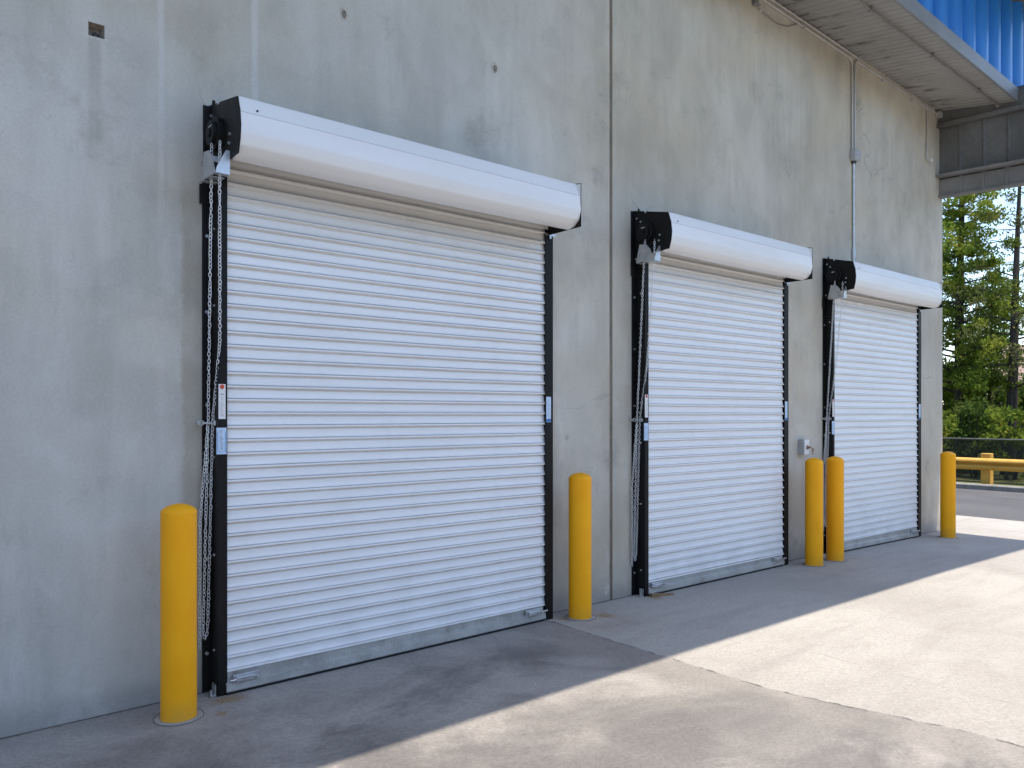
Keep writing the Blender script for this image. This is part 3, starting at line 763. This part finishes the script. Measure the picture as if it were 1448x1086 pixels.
# ------------------------------------------------------------------ eave with blue cladding
ev = thing('roof_eave', 'deep metal roof eave with ribbed soffit, grey trim and blue ribbed cladding', 'roof', (4, WY, 5.6))
FY = 3.48; X0 = -14; X1 = 11.77
# ribbed soffit sheet: ribs run out from the wall
m = MB(); x = X0; pts = []
while x < X1:
    pts += [(x, 0), (x + .052, 0), (x + .062, .009), (x + .088, .009), (x + .098, 0)]
    x += .10
pts = [p for p in pts if p[0] <= X1]
n = len(pts)
vs = [(px, WY - .001, zs(px, WY) + dz) for px, dz in pts] + [(px, FY + .004, zs(px, FY) + dz) for px, dz in pts]
m.add(vs, [(i, i + 1, n + i + 1, n + i) for i in range(n - 1)])
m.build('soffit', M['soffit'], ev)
# trim band with returned bottom lip
def sloped_box(mb, x0, x1, y0, y1, d0, d1, yz=FY):
    v = []
    for xx in (x0, x1):
        for yy in (y0, y1):
            for dd in (d0, d1): v.append((xx, yy, zs(xx, yz) + dd))
    mb.add(v, [(0, 1, 3, 2), (4, 6, 7, 5), (0, 4, 5, 1), (2, 3, 7, 6), (0, 2, 6, 4), (1, 5, 7, 3)])
m = MB(); sloped_box(m, X0, X1, FY - .03, FY, -.004, .158)
m.build('fascia_trim', M['trim'], ev, bevel=.003)
# ribbed blue cladding
m = MB(); pr = []; x = X0; P = .39; x0r = 8.402 - 60 * P
k = 0
while x0r + k * P < X1 + .3:
    a = x0r + k * P; k += 1
    pr += [(a, .075), (a + .022, .040), (a + .055, .014), (a + .095, .001), (a + .130, -.002), (a + .165, .001), (a + .205, .014), (a + .238, .040), (a + .26, .075)]
pr = [(min(max(px, X0), X1), dy) for px, dy in pr if X0 - .4 < px < X1 + .4]
n = len(pr)
vs = [(px, FY + dy, zs(px, FY) + .160) for px, dy in pr] + [(px, FY + dy, 6.798) for px, dy in pr]
m.add(vs, [(i, i + 1, n + i + 1, n + i) for i in range(n - 1)], True)
m.build('blue_cladding', M['blue'], ev, sharp=50)
m = MB(); sloped_box(m, X0, X1, FY + .0002, FY + .09, .150, .1585); m.build('cladding_flashing', M['trim'], ev)
# end frame: deep sheeted panel, ledger, girt
ex = 11.0
m = MB(); y0 = 1.6
def ez(y, z): return z - .045 * (WY - y)
def eprism(mb, xa, xb, ya, yb, za, zb):
    v = [(xx, yy, ez(yy, zz)) for xx in (xa, xb) for yy in (ya, yb) for zz in (za, zb)]
    mb.add(v, [(0, 1, 3, 2), (4, 6, 7, 5), (0, 4, 5, 1), (2, 3, 7, 6), (0, 2, 6, 4), (1, 5, 7, 3)])
pts = []; y = WY - .001
while y > y0:
    pts += [(y, 0), (y - .245, 0), (y - .255, -.018), (y - .275, -.018), (y - .285, 0)]
    y -= .285
n = len(pts)
vs = [(ex + .06 + dx, yy, ez(yy, 4.72)) for yy, dx in pts] + [(ex + .06 + dx, yy, ez(yy, 5.72)) for yy, dx in pts]
m.add(vs, [(i, i + 1, n + i + 1, n + i) for i in range(n - 1)])
m.build('end_sheet', M['panelgrey'], ev)
m = MB(); eprism(m, ex - .03, ex + .0395, y0, WY - .001, 5.40, 5.455); eprism(m, ex + .012, ex + .0395, y0, WY - .001, 5.4552, 5.66)
m.build('end_beam', M['panelgrey'], ev, bevel=.003)
m = MB(); eprism(m, ex - .07, ex + .20, y0, WY - .001, 4.735, 4.762); m.build('ledger', M['frame'], ev, bevel=.002)
m = MB()
eprism(m, ex + .06, ex + .10, y0, WY - .002, 4.50, 4.7345)
eprism(m, ex + .03, ex + .13, y0, WY - .002, 4.47, 4.4998)
yy = WY - .25
while yy > y0 + .1:
    eprism(m, ex + .048, ex + .0598, yy - .035, yy, 4.5002, 4.734); yy -= .27
m.build('girt', M['frame'], ev, bevel=.002)
# roof over everything; unseen overhang stretched over the yard to shape the shade
m = MB(); m.box(-14.2, 11.84, 1.43, 24.3, 6.80, 6.95); m.build('roof_deck', M['roof'], ev)
m = MB(); m.box(X1 + .001, X1 + .06, FY, 24.2, 5.5, 6.798); m.build('gable_cladding', M['blue'], ev)

# ------------------------------------------------------------------ guardrail
gr = thing('guardrail', 'yellow painted guardrail on chunky posts beside the road', 'guardrail', (18.25, 3, .07))
pf = [(0, .36), (.035, .375), (.075, .405), (.078, .435), (.035, .465), (.0, .48), (.0, .495), (.035, .51), (.078, .54), (.075, .572), (.035, .602), (0, .615)]
pf = [(18.20 - a, z) for a, z in pf]
m = MB(); m.prism(pf + [(18.215, .615), (18.215, .36)], 'y', -13, 13); m.build('rail_beam', M['rail'], gr, sharp=60)
for i in range(-9, 4):
    y = 6.32 + 1.905 * i
    m = MB(); z0, z1 = .05, .715
    m.box(18.216, 18.40, y - .095, y + .095, z0, z1, b=.012); m.build('post', M['rail'], gr)
# ------------------------------------------------------------------ fence
fx = 20.5
fe = thing('fence', 'low black screened fence with a grey top rail in front of the trees', 'fence', (fx, 4, 0))
MB().cyl((fx, -14, .955), (fx, 16, .955), .020, 10).build('top_rail', M['fencetop'], fe)
MB().cyl((fx, -14, -.08), (fx, 16, -.08), .015, 8).build('bottom_rail', M['fence'], fe)
m = MB(); m.add([(fx, -14, -.09), (fx, 16, -.09), (fx, 16, .935), (fx, -14, .935)], [(0, 1, 2, 3)]); m.build('screen', M['screen'], fe)
for i in range(13):
    y = -13.6 + 2.42 * i
    MB().cyl((fx + .03, y, -.25), (fx + .03, y, .975), .026, 10).build('post', M['fence'], fe)

# ------------------------------------------------------------------ trees and shrubs
LEAF = [mat_leaf('leaf_bright', (.075, .125, .020), (.18, .235, .040), (.30, .30, .05)),
        mat_leaf('leaf_mid', (.042, .082, .020), (.105, .160, .036), (.18, .21, .05)),
        mat_leaf('leaf_olive', (.07, .088, .033), (.15, .16, .058), (.21, .20, .08)),
        mat_leaf('leaf_dark', (.018, .038, .012), (.042, .070, .018), (.065, .09, .026))]
def leafcloud(mb, c, r, n, size, rr, squash=.7):
    for _ in range(n):
        while True:
            p = Vector((rr.uniform(-1, 1), rr.uniform(-1, 1), rr.uniform(-1, 1)))
            if p.length < 1: break
        p = Vector((p.x * r, p.y * r, p.z * r * squash)) + Vector(c)
        s = size * rr.uniform(.6, 1.3)
        u = Vector((rr.gauss(0, 1), rr.gauss(0, 1), rr.gauss(0, .6))).normalized()
        v = u.orthogonal().normalized(); v = Matrix.Rotation(rr.uniform(0, 6.28), 3, u) @ v
        w = u.cross(v)
        mb.add([p - v * s, p + w * s * .45 + v * s * .1, p + v * s, p - w * s * .45 + v * s * .1], [(0, 1, 2, 3)])
def make_tree(label, loc, H, r0, lean, z_first, radius, density, leaf, seed, dens_pow=1., group='trees beyond the fence', size=.085, gap=.25, step=.23):
    rr = random.Random(seed); x, y, z = loc
    t = thing('tree', label, 'tree', loc, group)
    tr = MB(); cr_ = MB(); n = 16
    def at(s): return Vector((x + lean[0] * s + .06 * math.sin(s * 7 + seed), y + lean[1] * s + .05 * math.sin(s * 5 + seed * 2), z + H * s))
    tr.tube([at(i / n) for i in range(n + 1)], [r0 * (1.25 if i == 0 else 1) * (1 - .93 * (i / n) ** .9) + .006 for i in range(n + 1)], 10)
    s = z_first / H; br = MB()
    a = rr.uniform(0, 6)
    while s < .985:
        a += 2.4 + rr.uniform(-.5, .5)
        L = radius(s) * rr.uniform(.6, 1.15)
        p0 = at(s); up = rr.uniform(.05, .45)
        d = Vector((math.cos(a), math.sin(a), up))
        p1 = p0 + d * L * .55; p2 = p0 + d * L + Vector((0, 0, -.10 * L))
        rb = max(.008, r0 * .30 * (1 - s))
        br.tube([p0, p1, p2], [rb, rb * .6, .004], 5, cap=False)
        if rr.random() > gap:
            for q in range(max(2, int(L * 4.0))):
                f = .25 + .8 * (q + rr.random()) / max(2, int(L * 4.0))
                pc = p0.lerp(p2, min(f, 1.05)) + Vector((rr.gauss(0, .13), rr.gauss(0, .13), rr.gauss(0, .10))) * (L * .8 + .2)
                leafcloud(cr_, pc, rr.uniform(.16, .34) * (.6 + .4 * L), int(density * rr.uniform(.5, 1.4)), size, rr)
        s += rr.uniform(.5, 1.3) * step / H
    leafcloud(cr_, at(1), .3, int(density * 2), size, rr, 1.2)
    tr.build('trunk', M['bark'], t); br.build('branches', M['bark'], t); cr_.build('crown', leaf, t)
    return t
GZ = -.14
def cone(R0, pw=.8): return lambda s: R0 * max(.12, (1 - s)) ** pw + .15
make_tree('tall full bright green tree just right of the wall end', (24, 8.93, GZ), 12.5, .17, (.1, .05), 2.1, cone(1.75, .75), 120, LEAF[0], 3, size=.052, gap=.02, step=.10)
make_tree('tall sparse tree with bare leaning trunk at the right edge of the photo', (24, 7.80, GZ), 9.6, .165, (0, -.42), 2.4, cone(1.7, .5), 44, LEAF[2], 8, size=.045, gap=.3, step=.17)
make_tree('small forked thin tree between the two tall trunks', (25.2, 8.75, GZ), 5.6, .085, (.1, -.2), 1.0, cone(1.5, .4), 60, LEAF[1], 14, size=.065, gap=.1)
make_tree('slender dark tree behind the sparse tree', (27.5, 9.15, GZ), 6.6, .11, (0, .1), 1.2, cone(1.7, .5), 64, LEAF[1], 21, size=.055, gap=.15, step=.15)
make_tree('full green tree left of the bright tree, mostly behind the wall', (25, 11.2, GZ), 11.5, .17, (0, .1), 2, cone(2.2), 24, LEAF[1], 30)
make_tree('green tree farther right along the fence, outside the eave', (24.5, 5.2, GZ), 10.8, .17, (0, .1), 2, cone(2.2), 24, LEAF[1], 31)
make_tree('bushy tree far right along the fence', (26, 1.6, GZ), 9.5, .17, (0, .1), 1.5, cone(2.6), 24, LEAF[0], 32)
make_tree('tree beyond the fence in front of the yard', (25, -3, GZ), 10.5, .18, (0, .1), 1.5, cone(2.5), 20, LEAF[1], 33)

def make_shrub(label, loc, H, Rr, leaf, seed, n=70, per=42, size=.07):
    rr = random.Random(seed); x, y, z = loc
    t = thing('shrub', label, 'shrub', loc, 'shrubs behind the fence')
    st = MB(); cr_ = MB()
    for k in range(6):
        a = rr.uniform(0, 6.28); st.tube([(x + .1 * math.cos(a), y + .1 * math.sin(a), z - .05), (x + Rr * .4 * math.cos(a), y + Rr * .4 * math.sin(a), z + H * .5), (x + Rr * .6 * math.cos(a), y + Rr * .6 * math.sin(a), z + H * .85)], [.03, .018, .006], 5)
    for k in range(n):
        a = rr.uniform(0, 6.28); h = rr.random() ** .8
        rad = Rr * rr.uniform(.25, 1.0) * (1 - .55 * h ** 1.6)
        leafcloud(cr_, (x + rad * math.cos(a), y + rad * math.sin(a), z + H * h), rr.uniform(.14, .30), int(per * rr.uniform(.5, 1.4)), size, rr)
    st.build('stems', M['bark'], t); cr_.build('foliage', leaf, t); return t
SH = [('bright green shrub behind the fence by the wall end', 22.2, 8.75, 1.7, .85, 0), ('leafy mid green shrub behind the fence between the two tall trunks', 22.6, 8.05, 2.0, .8, 1),
      ('mid green shrub behind the fence right of the leaning trunk', 22.3, 7.15, 1.8, .9, 0), ('tall bright shrub behind the bright tree trunk', 26.3, 10.0, 3.1, 1.3, 0),
      ('olive shrub behind the leaning trunk', 26.6, 8.2, 2.5, 1.1, 1), ('low olive shrub left of the house roof', 30.5, 10.9, 3.3, 1.5, 1),
      ('green shrub below the house roof', 29.5, 9.3, 2.6, 1.4, 2), ('round shrub farther right along the fence', 22.4, 5.4, 2.0, 1.0, 1),
      ('broad shrub right of the round one', 22.6, 3.2, 1.8, 1.1, 0), ('leafy shrub left of the bright one', 22.5, 10.4, 2.2, 1.0, 1), ('wide dark shrub farthest right', 23, .6, 2.2, 1.2, 3),
      ('big dark shrub behind the far left trunk', 28.5, 12.0, 3.6, 1.5, 3), ('big pale shrub right of the house', 30, 6.6, 3.0, 1.5, 2)]
for i, (lab, x, y, H, Rr, lf) in enumerate(SH): make_shrub(lab, (x, y, GZ), H, Rr, LEAF[lf], 60 + i, n=int(44 * Rr * H / 1.6), size=.07 if x < 25 else .085)

# ------------------------------------------------------------------ unseen wood added behind the camera to cut the low sky
rw = random.Random(99); fw = MB(); tk = MB()
for i in range(9000):
    a = rw.random(); x = -46 + 84 * a; y = -17 - 5 * rw.random() + (x + 4) ** 2 * .0012
    top = 6.6 + 1.4 * math.sin(x * .55) + 1.2 * math.sin(x * 1.3 + 1)
    z = top * rw.random() ** .75; s_ = rw.uniform(.35, .75)
    u = Vector((rw.gauss(0, 1), rw.gauss(0, 1), rw.gauss(0, .7))).normalized(); v = u.orthogonal().normalized(); v = Matrix.Rotation(rw.uniform(0, 6.3), 3, u) @ v; q = u.cross(v)
    p = Vector((x, y, z)); fw.add([p - v * s_, p + q * s_ * .6, p + v * s_, p - q * s_ * .6], [(0, 1, 2, 3)])
tag(fw.build('sky_blocker_wood', LEAF[3]), 'unseen dark wood added behind the camera to block low sky', 'wood', kind='stuff')

# ------------------------------------------------------------------ house beyond the trees
ho = thing('house', 'grey house with a brown shingle roof glimpsed between the trees', 'house', (44, 10, -.1))
MB().box(42, 49, 4, 14.4, -.2, 3.1).build('house_wall', M['housewall'], ho)
m = MB(); m.prism([(41.5, 2.98), (45.5, 5.0), (49.5, 2.98), (49.4, 3.12), (45.5, 5.15), (41.6, 3.12)], 'y', 3.6, 14.8); m.build('house_roof', M['shingle'], ho)
for y in (6, 9.5, 12.8):
    m = MB(); m.box(41.96, 41.998, y - .6, y + .6, 1.0, 2.2); m.build('window', M['dark'], ho)

# ------------------------------------------------------------------ light
sv = Vector((.125, -.25, 1)).normalized()
el = math.asin(sv.z); az = math.atan2(sv.x, sv.y)
w = bpy.data.worlds.new('World'); sc.world = w; w.use_nodes = True
nt = w.node_tree; bg = nt.nodes['Background']
sky = nt.nodes.new('ShaderNodeTexSky'); sky.sky_type = 'NISHITA'; sky.sun_disc = False
sky.sun_elevation = el; sky.sun_rotation = az; sky.air_density = 1.0; sky.dust_density = .9; sky.ozone_density = .9
nt.links.new(sky.outputs[0], bg.inputs['Color']); bg.inputs['Strength'].default_value = .15
L = bpy.data.lights.new('sun', 'SUN'); L.energy = 2.8; L.angle = R(.5); L.color = (1, .90, .77)
so = bpy.data.objects.new('sun', L); COL.objects.link(so); so.rotation_euler = sv.to_track_quat('Z', 'Y').to_euler(); so.location = (0, 0, 20)

# ------------------------------------------------------------------ camera
th = math.atan2(1331, 1089)
cd = bpy.data.cameras.new('camera'); cam = bpy.data.objects.new('camera', cd); COL.objects.link(cam)
cam.location = (0, 0, 1.55); cam.rotation_euler = (R(90), 0, th - R(90))
cd.sensor_width = 36; cd.lens = 1089 / 1448 * 36; cd.shift_y = 43 / 1448; cd.clip_end = 2000; cd.clip_start = .05
sc.camera = cam
sc.view_settings.view_transform = 'Standard'; sc.view_settings.look = 'None'; sc.view_settings.gamma = 1
sc.view_settings.exposure = 1.27
sc.render.engine = 'CYCLES'
